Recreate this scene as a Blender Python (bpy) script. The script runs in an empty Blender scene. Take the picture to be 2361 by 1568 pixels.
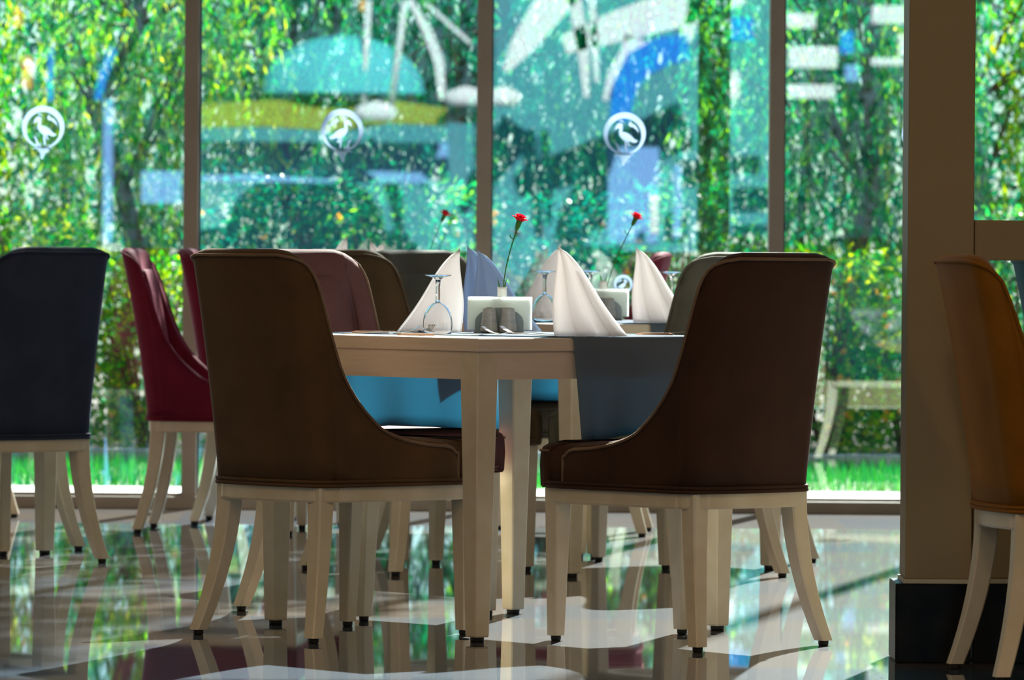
import bpy, math, random
from math import sin, cos, pi, radians, sqrt
from mathutils import Vector, Matrix

C = bpy.context.scene.collection
S = bpy.context.scene
random.seed(7)

# ------------------------------------------------------------------ camera
F, H, CX, HY, ROLL = 13500.0, 0.98, 1180.5, 578.0, 0.0078   # focal length in px, eye height, optical axis
cam_d = bpy.data.cameras.new('camera'); cam = bpy.data.objects.new('camera', cam_d); C.objects.link(cam)
cam_d.sensor_width = 36; cam_d.lens = F * 36 / 2361
cam_d.shift_y = -(784 - HY) / 2361
cam_d.clip_start = 0.1; cam_d.clip_end = 400
cam_d.dof.use_dof = True; cam_d.dof.focus_distance = 14.9; cam_d.dof.aperture_fstop = 8.5
cam.matrix_world = Matrix.Translation((0, 0, H)) @ Matrix.Rotation(pi/2, 4, 'X') @ Matrix.Rotation(ROLL, 4, 'Z')
S.camera = cam

# ------------------------------------------------------------------ world, sun, exposure
W = bpy.data.worlds.new('world'); S.world = W; W.use_nodes = True
nt = W.node_tree; nt.nodes.clear()
sky = nt.nodes.new('ShaderNodeTexSky'); sky.sky_type = 'NISHITA'; sky.sun_disc = False
sky.sun_elevation = radians(36); sky.sun_rotation = radians(-12); sky.air_density = 1.0; sky.ozone_density = 2.5
bg = nt.nodes.new('ShaderNodeBackground'); bg.inputs[1].default_value = 0.11
ow = nt.nodes.new('ShaderNodeOutputWorld')
vm = nt.nodes.new('ShaderNodeVectorMath'); vm.operation = 'MULTIPLY'; vm.inputs[1].default_value = (.62, .98, 1.35)
nt.links.new(sky.outputs[0], vm.inputs[0]); nt.links.new(vm.outputs[0], bg.inputs[0]); nt.links.new(bg.outputs[0], ow.inputs[0])
sd = bpy.data.lights.new('sun', 'SUN'); sd.energy = 19; sd.angle = radians(0.6); sd.color = (1, 0.965, 0.92)
sun = bpy.data.objects.new('sun', sd); C.objects.link(sun)
EL = radians(34)
ldir = Vector((-0.22 * cos(EL), -0.975 * cos(EL), -sin(EL)))           # where the light travels
sun.rotation_euler = (-ldir).to_track_quat('Z', 'Y').to_euler()
sun.location = (6, 30, 20)
S.view_settings.view_transform = 'Standard'; S.view_settings.look = 'None'
S.view_settings.exposure = 0.25; S.view_settings.gamma = 1.0; S.view_settings.use_curve_mapping = False
S.cycles.use_denoising = True
S.cycles.max_bounces = 12; S.cycles.diffuse_bounces = 4; S.cycles.glossy_bounces = 6
S.cycles.transparent_max_bounces = 24; S.cycles.transmission_bounces = 10
S.cycles.sample_clamp_indirect = 6.0

# ------------------------------------------------------------------ helpers
def at(px, py, z=0.0):
    "point of the plane at height z seen at a pixel of the photograph"
    u, v = px - CX, py - HY
    u, v = u * cos(ROLL) + v * sin(ROLL), v * cos(ROLL) - u * sin(ROLL)
    y = (H - z) * F / v
    return Vector((u * y / F, y, z))

def atd(px, py, y):
    "point at distance y seen at a pixel"
    u, v = px - CX, py - HY
    u, v = u * cos(ROLL) + v * sin(ROLL), v * cos(ROLL) - u * sin(ROLL)
    return Vector((u * y / F, y, H - v * y / F))

class MB:
    def __init__(s): s.v = []; s.f = []; s.sm = []
    def add(s, vs, fs, smooth=False, M=None):
        n = len(s.v)
        s.v += [tuple(M @ Vector(p)) for p in vs] if M else [tuple(p) for p in vs]
        s.f += [tuple(i + n for i in f) for f in fs]; s.sm += [smooth] * len(fs)
        return s
    def box(s, a, b, M=None, bv=0.0):
        x0, y0, z0 = a; x1, y1, z1 = b
        if bv <= 0:
            vs = [(x, y, z) for x in (x0, x1) for y in (y0, y1) for z in (z0, z1)]
            return s.add(vs, [(0,1,3,2),(4,6,7,5),(0,4,5,1),(2,3,7,6),(0,2,6,4),(1,5,7,3)], False, M)
        # bevelled along vertical and horizontal edges: stack of octagon rings
        rings = []
        for z, i in ((z0, bv), (z0 + bv, 0), (z1 - bv, 0), (z1, bv)):
            ax0, ax1, ay0, ay1 = x0 + i, x1 - i, y0 + i, y1 - i
            b_ = bv
            rings.append([(ax0 + b_, ay0, z), (ax1 - b_, ay0, z), (ax1, ay0 + b_, z), (ax1, ay1 - b_, z),
                          (ax1 - b_, ay1, z), (ax0 + b_, ay1, z), (ax0, ay1 - b_, z), (ax0, ay0 + b_, z)])
        return s.loft(rings, True, M=M, smooth=False)
    def loft(s, rings, caps=True, closed=True, smooth=True, M=None):
        n = len(rings[0]); vs = [p for r in rings for p in r]; fs = []
        for k in range(len(rings) - 1):
            for i in range(n if closed else n - 1):
                j = (i + 1) % n
                fs.append((k*n+i, k*n+j, (k+1)*n+j, (k+1)*n+i))
        s.add(vs, fs, smooth, M)
        if caps:
            b = len(s.v) - len(vs)
            s.f.append(tuple(b + i for i in reversed(range(n)))); s.sm.append(False)
            s.f.append(tuple(b + (len(rings)-1)*n + i for i in range(n))); s.sm.append(False)
        return s
    def grid(s, rows, smooth=True, M=None):
        n = len(rows[0]); vs = [p for r in rows for p in r]
        fs = [(k*n+i, k*n+i+1, (k+1)*n+i+1, (k+1)*n+i) for k in range(len(rows)-1) for i in range(n-1)]
        return s.add(vs, fs, smooth, M)
    def lathe(s, prof, seg=24, M=None, caps=True, smooth=True):
        return s.loft([[(r*cos(2*pi*i/seg), r*sin(2*pi*i/seg), z) for i in range(seg)] for r, z in prof], caps, smooth=smooth, M=M)
    def tube(s, pts, r, seg=8, M=None, closed=False, caps=True):
        P = [Vector(p) for p in pts]; n = len(P); rings = []
        R = r if isinstance(r, (list, tuple)) else [r]*n
        up = Vector((0, 0, 1)); prev = None
        for i, p in enumerate(P):
            t = (P[(i+1) % n] - P[i-1]) if (closed or 0 < i < n-1) else (P[1]-P[0] if i == 0 else P[-1]-P[-2])
            if t.length < 1e-9: t = Vector((0,0,1))
            t.normalize()
            if prev is None:
                a = up if abs(t.z) < 0.9 else Vector((1, 0, 0))
                x = t.cross(a).normalized()
            else:
                x = (prev - t * prev.dot(t)).normalized()
            prev = x; y = t.cross(x)
            rings.append([tuple(p + (x*cos(2*pi*k/seg) + y*sin(2*pi*k/seg)) * R[i]) for k in range(seg)])
        if closed: rings.append(rings[0]); caps = False
        return s.loft(rings, caps, M=M)
    def build(s, name, mat, parent=None, recalc=True):
        me = bpy.data.meshes.new(name); me.from_pydata(s.v, [], s.f)
        me.polygons.foreach_set('use_smooth', s.sm)
        me.materials.append(mat); me.update()
        if recalc:
            import bmesh
            b = bmesh.new(); b.from_mesh(me); bmesh.ops.remove_doubles(b, verts=b.verts, dist=1e-6)
            bmesh.ops.recalc_face_normals(b, faces=b.faces); b.to_mesh(me); b.free()
        o = bpy.data.objects.new(name, me); C.objects.link(o)
        if parent: o.parent = parent
        return o

def tag(o, label=None, cat=None, group=None, kind=None):
    if label: o['label'] = label
    if cat: o['category'] = cat
    if group: o['group'] = group
    if kind: o['kind'] = kind
    return o

def empty(name, loc=(0,0,0), rz=0.0):
    o = bpy.data.objects.new(name, None); C.objects.link(o); o.location = loc; o.rotation_euler = (0,0,rz)
    o.empty_display_size = 0.05
    return o

def copy_tree(o, parent=None):
    c = o.copy(); C.objects.link(c); c.parent = parent
    for ch in [x for x in S.objects if x.parent == o]: copy_tree(ch, c)
    return c

def mat(name, col, rough=0.5, metal=0.0, **k):
    m = bpy.data.materials.new(name); m.use_nodes = True
    b = m.node_tree.nodes['Principled BSDF']
    b.inputs['Base Color'].default_value = (*col, 1); b.inputs['Roughness'].default_value = rough
    b.inputs['Metallic'].default_value = metal
    for kk, vv in k.items():
        b.inputs[kk.replace('_', ' ')].default_value = vv
    return m

def noise_col(m, c1, c2, scale=8, detail=4, bump=0.0, bscale=200, stretch=None):
    n = m.node_tree; b = n.nodes['Principled BSDF']
    tc = n.nodes.new('ShaderNodeTexCoord'); src = tc.outputs['Object']
    if stretch:
        mp = n.nodes.new('ShaderNodeMapping'); mp.inputs['Scale'].default_value = stretch
        n.links.new(src, mp.inputs[0]); src = mp.outputs[0]
    t = n.nodes.new('ShaderNodeTexNoise'); t.inputs['Scale'].default_value = scale; t.inputs['Detail'].default_value = detail
    n.links.new(src, t.inputs[0])
    r = n.nodes.new('ShaderNodeValToRGB'); r.color_ramp.elements[0].color = (*c1, 1); r.color_ramp.elements[1].color = (*c2, 1)
    r.color_ramp.elements[0].position = 0.35; r.color_ramp.elements[1].position = 0.65
    n.links.new(t.outputs[0], r.inputs[0]); n.links.new(r.outputs[0], b.inputs['Base Color'])
    if bump:
        t2 = n.nodes.new('ShaderNodeTexNoise'); t2.inputs['Scale'].default_value = bscale
        n.links.new(src, t2.inputs[0])
        bp = n.nodes.new('ShaderNodeBump'); bp.inputs['Strength'].default_value = bump; bp.inputs['Distance'].default_value = 0.002
        n.links.new(t2.outputs[0], bp.inputs['Height']); n.links.new(bp.outputs[0], b.inputs['Normal'])
    return m

def velvet(name, c):
    m = mat(name, c, 0.75, 0, Sheen_Weight=0.6, Sheen_Roughness=0.35)
    m.node_tree.nodes['Principled BSDF'].inputs['Sheen Tint'].default_value = (*[min(1, x*2.2+.12) for x in c], 1)
    m.node_tree.nodes['Principled BSDF'].inputs['Specular IOR Level'].default_value = 0.2
    noise_col(m, tuple(x*0.85 for x in c), tuple(x*1.15 for x in c), 7, 5, 0.25, 700)
    return m

def leafmat(name, cols, trans=0.55, rough=0.45):
    m = bpy.data.materials.new(name); m.use_nodes = True; n = m.node_tree; n.nodes.clear()
    g = n.nodes.new('ShaderNodeNewGeometry'); r = n.nodes.new('ShaderNodeValToRGB')
    while len(r.color_ramp.elements) < len(cols): r.color_ramp.elements.new(0.5)
    for i, c in enumerate(cols):
        r.color_ramp.elements[i].position = i / (len(cols) - 1) ; r.color_ramp.elements[i].color = (*c, 1)
    n.links.new(g.outputs['Random Per Island'], r.inputs[0])
    p = n.nodes.new('ShaderNodeBsdfPrincipled'); p.inputs['Roughness'].default_value = rough
    n.links.new(r.outputs[0], p.inputs['Base Color'])
    t = n.nodes.new('ShaderNodeBsdfTranslucent'); n.links.new(r.outputs[0], t.inputs[0])
    mx = n.nodes.new('ShaderNodeMixShader'); mx.inputs[0].default_value = trans
    o = n.nodes.new('ShaderNodeOutputMaterial')
    n.links.new(p.outputs[0], mx.inputs[1]); n.links.new(t.outputs[0], mx.inputs[2]); n.links.new(mx.outputs[0], o.inputs[0])
    return m

def clothmat(name, col, trans=0.4, tcol=None):
    m = bpy.data.materials.new(name); m.use_nodes = True; n = m.node_tree
    p = n.nodes['Principled BSDF']; p.inputs['Base Color'].default_value = (*col, 1); p.inputs['Roughness'].default_value = 0.85
    tc = n.nodes.new('ShaderNodeTexCoord'); t2 = n.nodes.new('ShaderNodeTexNoise'); t2.inputs['Scale'].default_value = 900
    n.links.new(tc.outputs['Object'], t2.inputs[0])
    bp = n.nodes.new('ShaderNodeBump'); bp.inputs['Strength'].default_value = 0.2; bp.inputs['Distance'].default_value = 0.001
    n.links.new(t2.outputs[0], bp.inputs['Height']); n.links.new(bp.outputs[0], p.inputs['Normal'])
    t = n.nodes.new('ShaderNodeBsdfTranslucent'); t.inputs[0].default_value = (*(tcol or col), 1)
    mx = n.nodes.new('ShaderNodeMixShader'); mx.inputs[0].default_value = trans
    n.links.new(p.outputs[0], mx.inputs[1]); n.links.new(t.outputs[0], mx.inputs[2])
    n.links.new(mx.outputs[0], n.nodes['Material Output'].inputs[0])
    return m

# ------------------------------------------------------------------ materials
M_lacq = noise_col(mat('cream_lacquer', (.72,.62,.46), 0.32), (.70,.60,.44), (.76,.67,.52), 14, 3)
M_table = noise_col(mat('table_lacquer', (.74,.6,.5), 0.3), (.74,.60,.49), (.80,.66,.56), 6, 3, stretch=(1,1,14))
M_pad = mat('black_rubber', (.01,.01,.01), 0.6)
M_brown = velvet('brown_velvet', (.105,.056,.026))
M_brownD = velvet('dark_brown_velvet', (.055,.025,.015))
M_rim_lit = velvet('sunlit_rim_piping', (.22,.14,.09))  # lighter than the velvet: sun-caught rim put into the piping colour
M_mauve = velvet('mauve_velvet', (.17,.075,.075))
M_olive = velvet('olive_brown_velvet', (.125,.085,.05))
M_grey = velvet('grey_olive_velvet', (.11,.105,.085))
M_sage = velvet('sage_grey_velvet', (.15,.15,.12))
M_navy = velvet('slate_navy_velvet', (.035,.045,.085))
M_burg = velvet('burgundy_velvet', (.17,.008,.03))
M_pink = velvet('dusty_red_velvet', (.24,.035,.06))
M_must = velvet('mustard_velvet', (.22,.085,.004))
M_teal = velvet('dark_teal_velvet', (.006,.045,.06))
M_wallc = noise_col(mat('beige_paint', (.28,.21,.11), 0.6), (.265,.2,.105), (.295,.22,.12), 3, 4, 0.1, 300)
M_wall = noise_col(mat('room_paint', (.5,.4,.28), 0.8), (.48,.38,.26), (.54,.43,.3), 1, 3)
M_ceil = noise_col(mat('ceiling_paint', (.6,.53,.44), 0.9), (.58,.51,.42), (.62,.55,.46), 1, 3)
M_alu = noise_col(mat('taupe_aluminium', (.27,.23,.19), 0.45, 0.1), (.26,.22,.18), (.29,.25,.21), 5, 3)
M_gasket = mat('dark_gasket', (.01,.03,.05), 0.3)
M_strip = mat('cream_strip', (.55,.5,.38), 0.4)
M_nap = clothmat('white_napkin_cloth', (.88,.85,.84), 0.6, (.92,.90,.90))
M_nap_shade = clothmat('shaded_napkin_cloth', (.46,.58,.74), 0.4, (.46,.60,.78))  # bluish shade on white napkins put into the cloth colour
M_run = clothmat('slate_blue_cloth', (.22,.26,.35), 0.5, (.12,.42,.56))
M_paper = clothmat('white_paper', (.9,.92,.90), 0.6)
M_cer = mat('white_ceramic', (.8,.79,.75), 0.2)
M_plate = mat('grey_acrylic', (.42,.47,.48), 0.15, 0, Transmission_Weight=0.35)
M_shak = noise_col(mat('grey_shaker_ceramic', (.5,.52,.5), 0.25), (.45,.47,.46), (.55,.57,.55), 60, 2, stretch=(.2,.2,4))
M_steel = mat('polished_steel', (.62,.6,.58), 0.16, 1.0)
M_steelb = mat('coppery_steel', (.55,.33,.22), 0.25, 1.0)
M_glass = mat('clear_glass', (1,1,1), 0.0, 0, Transmission_Weight=1.0, IOR=1.45)
M_petal = clothmat('red_petals', (.75,.01,.03), 0.45, (.95,.02,.05))
M_stem = clothmat('green_stem', (.06,.22,.03), 0.2)
M_logo = clothmat('frosted_film', (.66,.76,.9), 0.6)

M_marble = noise_col(mat('black_marble', (.006,.006,.007), 0.3, 0, Specular_IOR_Level=0.06), (.004,.004,.005), (.016,.014,.012), 9, 8)

def pane_mat():
    m = bpy.data.materials.new('window_glass'); m.use_nodes = True; n = m.node_tree; n.nodes.clear()
    tr = n.nodes.new('ShaderNodeBsdfTransparent'); tr.inputs[0].default_value = (.95,1,.98,1)
    gl = n.nodes.new('ShaderNodeBsdfGlossy'); gl.inputs['Roughness'].default_value = 0.0; gl.inputs[0].default_value = (.85,.97,1,1)
    lw_ = n.nodes.new('ShaderNodeLayerWeight'); lw_.inputs[0].default_value = 0.5
    pw = n.nodes.new('ShaderNodeMath'); pw.operation = 'POWER'; pw.inputs[1].default_value = 5; n.links.new(lw_.outputs['Facing'], pw.inputs[0])
    fr = n.nodes.new('ShaderNodeMapRange'); fr.inputs[3].default_value = 0.085; fr.inputs[4].default_value = 1.0; n.links.new(pw.outputs[0], fr.inputs[0])
    mx = n.nodes.new('ShaderNodeMixShader'); o = n.nodes.new('ShaderNodeOutputMaterial')
    n.links.new(fr.outputs[0], mx.inputs[0]); n.links.new(tr.outputs[0], mx.inputs[1]); n.links.new(gl.outputs[0], mx.inputs[2])
    n.links.new(mx.outputs[0], o.inputs[0]); return m
M_pane = pane_mat()

def floor_mat():
    m = bpy.data.materials.new('polished_stone_tiles'); m.use_nodes = True; n = m.node_tree; b = n.nodes['Principled BSDF']
    L = n.links.new
    tc = n.nodes.new('ShaderNodeTexCoord')
    br = n.nodes.new('ShaderNodeTexBrick'); br.offset = 0.0; br.inputs['Scale'].default_value = 1.0
    br.inputs['Brick Width'].default_value = 1.2; br.inputs['Row Height'].default_value = 0.6
    br.inputs['Mortar Size'].default_value = 0.002; br.inputs['Mortar Smooth'].default_value = 0.0; br.inputs['Bias'].default_value = 0.0
    br.inputs['Color1'].default_value = (.028,.075,.14,1); br.inputs['Color2'].default_value = (.16,.105,.075,1)
    br.inputs['Mortar'].default_value = (.10,.11,.12,1)
    L(tc.outputs['Object'], br.inputs[0])
    mp = n.nodes.new('ShaderNodeMapping'); mp.inputs['Scale'].default_value = (1.2, 16, 1); L(tc.outputs['Object'], mp.inputs[0])
    no = n.nodes.new('ShaderNodeTexNoise'); no.inputs['Scale'].default_value = 1.6; no.inputs['Detail'].default_value = 7; L(mp.outputs[0], no.inputs[0])
    mix = n.nodes.new('ShaderNodeMix'); mix.data_type = 'RGBA'; mix.blend_type = 'OVERLAY'; mix.inputs[0].default_value = 0.6
    L(br.outputs[0], mix.inputs[6]); L(no.outputs['Fac'], mix.inputs[7]); L(mix.outputs[2], b.inputs['Base Color'])
    # fine scratches and wear in the polish
    mp2 = n.nodes.new('ShaderNodeMapping'); mp2.inputs['Scale'].default_value = (3, 30, 1); L(tc.outputs['Object'], mp2.inputs[0])
    n2 = n.nodes.new('ShaderNodeTexNoise'); n2.inputs['Scale'].default_value = 2; n2.inputs['Detail'].default_value = 8; L(mp2.outputs[0], n2.inputs[0])
    mr = n.nodes.new('ShaderNodeMapRange'); mr.inputs[1].default_value = .3; mr.inputs[2].default_value = .75
    mr.inputs[3].default_value = .008; mr.inputs[4].default_value = .04; L(n2.outputs['Fac'], mr.inputs[0]); pass
    bp = n.nodes.new('ShaderNodeBump'); bp.inputs['Strength'].default_value = 0.02; bp.inputs['Distance'].default_value = 0.0003
    L(n2.outputs['Fac'], bp.inputs['Height']); L(bp.outputs[0], b.inputs['Normal'])
    b.inputs['Coat Weight'].default_value = 1.0; b.inputs['Coat IOR'].default_value = 1.5; L(mr.outputs[0], b.inputs['Coat Roughness'])
    b.inputs['Roughness'].default_value = .5; b.inputs['Specular IOR Level'].default_value = .035; L(bp.outputs[0], b.inputs['Coat Normal'])
    return m
M_floor = floor_mat()
M_paving = noise_col(mat('pale_paving', (.6,.62,.62), 0.7), (.30,.33,.34), (.42,.44,.45), 5, 4)
M_soil = noise_col(mat('soil', (.08,.05,.03), 0.9), (.05,.035,.02), (.12,.08,.04), 6, 4)
M_grassb = noise_col(mat('turf', (.03,.16,.02), 0.9), (.02,.12,.015), (.05,.24,.02), 9, 4)
M_grass = leafmat('grass_blades', [(.002,.13,.03), (.004,.22,.04), (.04,.32,.01)], 0.5, 0.95)
M_bark = noise_col(mat('bark', (.10,.05,.03), 0.9), (.07,.035,.02), (.16,.08,.045), 20, 4, stretch=(1,1,.2))

# ------------------------------------------------------------------ room
YW = 22.05                                                   # the glass front
CEIL = 6.2; YB = -6.0; XL, XR = -7.0, 8.0
tag(MB().box((XL, YB, -0.2), (XR, YW + .06, 0)).build('floor', M_floor), 'polished stone tile floor in dark blue and brown tones', kind='structure')
tag(MB().box((XL-.2, YB-.2, CEIL), (XR+.2, YW + .08, CEIL + .2)).build('ceiling', M_ceil), kind='structure')
tag(MB().box((XL-.2, YB, -.2), (XL, YW + .06, CEIL)).build('wall_left', M_wall), kind='structure')
tag(MB().box((XR, YB, -.2), (XR+.2, YW + .06, CEIL)).build('wall_right', M_wall), kind='structure')
wb = MB(); OX0, OX1, OZ = -4.3, 4.1, 3.6                       # open terrace doorway behind the photographer
wb.box((XL, YB-.2, -.2), (OX0, YB, CEIL)); wb.box((OX1, YB-.2, -.2), (XR, YB, CEIL)); wb.box((OX0, YB-.2, OZ), (OX1, YB, CEIL))
tag(wb.build('wall_back', M_wall), kind='structure')

# glass front: aluminium mullions with panes
mull_x = [-6.70 + 1.0995 * i + .0 for i in range(0)]
x0 = atd(441, 560, YW).x; sp = 1.1
mull_x = [x0 + sp * i for i in range(-5, 9)]
tn = 0
for i, mx in enumerate(mull_x):
    tn += 1
    m_ = MB().box((mx-.0275, YW-.06, 0), (mx+.0275, YW+.06, CEIL), bv=.002)
    o = tag(m_.build('trim_%d' % tn, M_alu), kind='structure')
    g_ = MB().box((mx+.028, YW-.012, .05), (mx+.034, YW+.028, CEIL-.05)).build('gasket', M_gasket, o)
tn += 1
sill = MB().box((XL, YW-.075, 0), (XR, YW+.06, .046), bv=.002); sill.box((XL, YW-.03, .046), (XR, YW+.03, .058))
tag(sill.build('trim_%d' % tn, M_alu), 'low taupe aluminium sill running along the foot of the glass', kind='structure')
tn += 1
tag(MB().box((XL, YW-.06, CEIL-.1), (XR, YW+.06, CEIL)).build('trim_%d' % tn, M_alu), kind='structure')

def logo(parent, cx, cz, R, mirror=1, y=-0.009):
    "ring thick at the top, wading bird, small flying bird, reeds and ripples"
    mb = MB(); yb, yf = y - .0006, y
    def poly(pts):
        P = [(cx + mirror*a*R, cz + b*R) for a, b in pts]; n = len(P)
        vs = [(a, yb, b) for a, b in P] + [(a, yf, b) for a, b in P]
        mb.add(vs, [tuple(range(n)), tuple(range(2*n-1, n-1, -1))] + [(i, (i+1) % n, n+(i+1) % n, n+i) for i in range(n)])
    N = 56
    for i in range(N):
        a0, a1 = 2*pi*i/N, 2*pi*(i+1)/N
        def inn(a): return (0.80*cos(a) , 0.83*sin(a) - .11 + (.0))
        poly([(cos(a0), sin(a0)), (cos(a1), sin(a1)), inn(a1), inn(a0)])
    for q in ([(-.47,.16),(-.42,.33),(-.33,.46),(-.2,.5),(-.1,.44),(-.1,.2),(-.12,.08),(.08,.04),(.28,-.08),(.46,-.26),(.64,-.36),(.5,-.44),(.36,-.42),(.28,-.36),(.2,-.40),(.12,-.50),(.0,-.36),(-.16,-.22),(-.26,-.06),(-.26,.12),(-.23,.26),(-.33,.24)],
              [(.0,-.4),(.1,-.42),(.12,-.86),(.05,-.86)], [(.1,-.42),(.2,-.46),(.26,-.58),(.2,-.6)],
              [(-.3,.6),(-.15,.64),(.0,.52),(-.16,.57)],
              [(.16,.46),(.24,.34),(.4,.3),(.56,.18),(.68,.02),(.64,.2),(.5,.4),(.34,.46),(.26,.62),(.22,.46)],
              [(-.46,-.4),(-.32,-.52),(-.2,-.8),(-.22,-.96),(-.32,-.9),(-.34,-.66)],
              [(-.12,-.7),(-.1,-.96),(-.2,-.96)],
              [(-.56,-1.04),(-.2,-.93),(-.24,-1.02)], [(.5,-1.0),(.16,-.93),(.2,-1.0)],
              [(-.25,-.95),(.3,-.93),(.28,-1.02),(-.22,-1.04)], [(-.26,-1.08),(.3,-1.06),(.26,-1.14),(-.2,-1.15)],
              [(-.16,-1.19),(.18,-1.17),(.12,-1.26),(-.14,-1.27)], [(-.14,-1.31),(.12,-1.29),(.04,-1.38),(-.12,-1.38)],
              [(-.12,-1.42),(.04,-1.40),(-.02,-1.52),(-.08,-1.5)]):
        poly(q)
    return mb.build('logo', M_logo, parent)

for i in range(len(mull_x) - 1):
    a, b = mull_x[i] + .034, mull_x[i+1] - .0275
    w = tag(empty('window_%d' % (i+1), ((a+b)/2, YW, .05)), kind='structure')
    pm = MB().box((-(b-a)/2, -.005, .006), ((b-a)/2, .005, CEIL-.16)).build('pane', M_pane, w)
    lg = {4: (100, 1), 5: (789, -1), 6: (1440, 1)}.get(i)
    py = 293
    if lg: P = atd(lg[0], 293 if i == 4 else (300 if i == 5 else 308), YW); lx, lz = P.x - (a+b)/2, P.z - .05
    else: lx, lz = 0, 1.38
    logo(w, lx, lz, .0795, lg[1] if lg else 1)
    if i == 6:
        P = atd(1437, 655, YW); logo(w, P.x-(a+b)/2, P.z-.05, .034, -1)  # small reflected emblem, drawn as film on the pane

# square post on a black marble plinth, rail and low wall to its right
PY = 14.02; pm_ = F / PY
cx0 = (2094 - CX) / pm_ ; cx1 = (2247 - CX) / pm_
post = empty('column', ((cx0+cx1)/2, PY+.11, 0)); hw = (cx1-cx0)/2
MB().box((-hw, -.09, .2), (hw, .11, CEIL), bv=.002).build('shaft', M_wallc, post)
MB().box((-hw-.024, -.11, 0), (hw-.002, .13, .19), bv=.003).build('plinth', M_marble, post)
MB().box((-hw-.004, -.094, .19), (hw+.002, .114, .2)).build('cream_strip', M_strip, post)
tag(post, 'square beige column standing on a black marble plinth at the right', 'column')
rz1, rz0 = H + (586-507)/pm_, H - (600-586)/pm_
lw = empty('low_wall', (cx1+1.2, PY+.12, 0))
MB().box((-1.196, -.06, .2), (1.2, .06, .52), bv=.003).build('wall_body', M_wallc, lw)
MB().box((-1.196, -.1, 0), (1.2, .1, .19), bv=.003).build('plinth', M_marble, lw)
MB().box((-1.196, -.08, .19), (1.2, .08, .2)).build('cream_strip', M_strip, lw)
tag(lw, 'low beige partition wall with black marble plinth right of the column', 'wall')
tag(MB().box((cx1+.002, PY+.02, rz0), (cx1+2.4, PY+.14, rz1), bv=.003).build('rail', M_wallc), 'wide beige horizontal rail fixed to the right side of the column', 'rail')

# unseen lamps added as warm fill light above and behind the photographer
lamps = 0
def fill_lamp(x, y, power):
    L_ = empty('fill_lamp', (x, y, CEIL))
    MB().lathe([(.30,0),(.32,-.03),(.32,-.07),(.29,-.08)], 32).build('housing', M_cer, L_)
    d = bpy.data.lights.new('fill_light', 'AREA'); d.shape = 'DISK'; d.size = .56; d.energy = power; d.color = (1.0, .72, .42)
    o = bpy.data.objects.new('fill_light', d); C.objects.link(o); o.parent = L_; o.location = (0, 0, -.09)
    return tag(L_, 'unseen round fill lamp added at the ceiling', 'lamp', 'added fill lamps')
for x in (-4, 0, 4):
    for y in (-2, 3, 8): fill_lamp(x, y, 42)['label'] = 'unseen round fill lamp added at the ceiling in the %s row, %s' % ({-2:'rear',3:'middle',8:'front'}[y], {-4:'left',0:'middle',4:'right'}[x])

# ------------------------------------------------------------------ outdoors: paving, lawn, kerb
ZG = 0.0
tag(MB().box((-12, YW+.08, -.2), (12, 24.15, ZG-.004)).build('terrace_paving', M_paving), 'strip of pale stone paving outside the glass', kind='structure')
tag(MB().box((-12, 24.15, -.2), (12, 27.0, ZG-.01)).build('lawn_ground', M_grassb), kind='structure')
gb = MB()
for i in range(16000):
    x, y = random.uniform(-3.6, 3.6), random.uniform(24.15, 27.0); h = random.uniform(.03, .07); a = random.uniform(0, pi)
    w = .004; dx, dy = w*cos(a), w*sin(a); lx, ly = random.uniform(-.02,.02), random.uniform(-.02,.02)
    gb.add([(x-dx, y-dy, -.01), (x+dx, y+dy, -.01), (x+lx, y+ly, h)], [(0,1,2)])
tag(gb.build('lawn', M_grass, recalc=False), 'bright green grass strip between the paving and the white kerb', 'grass', kind='stuff')
tag(MB().box((-12, 27.02, -.2), (12, 27.14, .05), bv=.005).build('kerb', M_paving), 'low pale stone kerb behind the grass strip', 'kerb')
tag(MB().box((-14, 27.14, -.2), (14, 45, -.005)).build('planting_bed', M_soil), kind='structure')

# ------------------------------------------------------------------ foliage
GD = [(.002,.07,.03), (.003,.16,.06), (.01,.28,.05), (.03,.42,.03)]
M_leafT = leafmat('weeping_leaves', [(.0,.09,.06), (.001,.20,.10), (.002,.32,.12), (.01,.42,.06), (.35,.8,.0)], 0.62)
M_leafY = leafmat('lime_leaves', [(.001,.14,.04), (.004,.32,.03), (.05,.5,.0), (.35,.75,.0), (.8,.75,.0)], 0.62)
M_leafD = leafmat('deep_green_leaves', [(.0,.07,.07), (.0,.14,.10), (.001,.22,.11), (.004,.32,.08)], 0.6)
M_leafB = leafmat('bronze_leaves', [(.35,.16,.03), (.55,.10,.02), (.2,.35,.02), (.6,.6,.03)], 0.55)
M_flow = leafmat('orange_blossom', [(.9,.25,.01), (1,.45,.02), (1,.7,.05)], 0.5)

def leaf(mb, p, d, L, w, side=None):
    d = d.normalized(); s_ = side or Vector((random.uniform(-1,1), random.uniform(-1,1), random.uniform(-1,1)))
    s_ = d.cross(s_); s_ = s_.normalized() if s_.length > 1e-4 else Vector((1,0,0))
    n = d.cross(s_) * (w * .25)
    mb.add([p, p + d*L*.4 + s_*w*.5 + n, p + d*L, p + d*L*.4 - s_*w*.5 + n], [(0,1,2,3)])

def rv(r=1): return Vector((random.gauss(0,r), random.gauss(0,r), random.gauss(0,r)))

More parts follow.
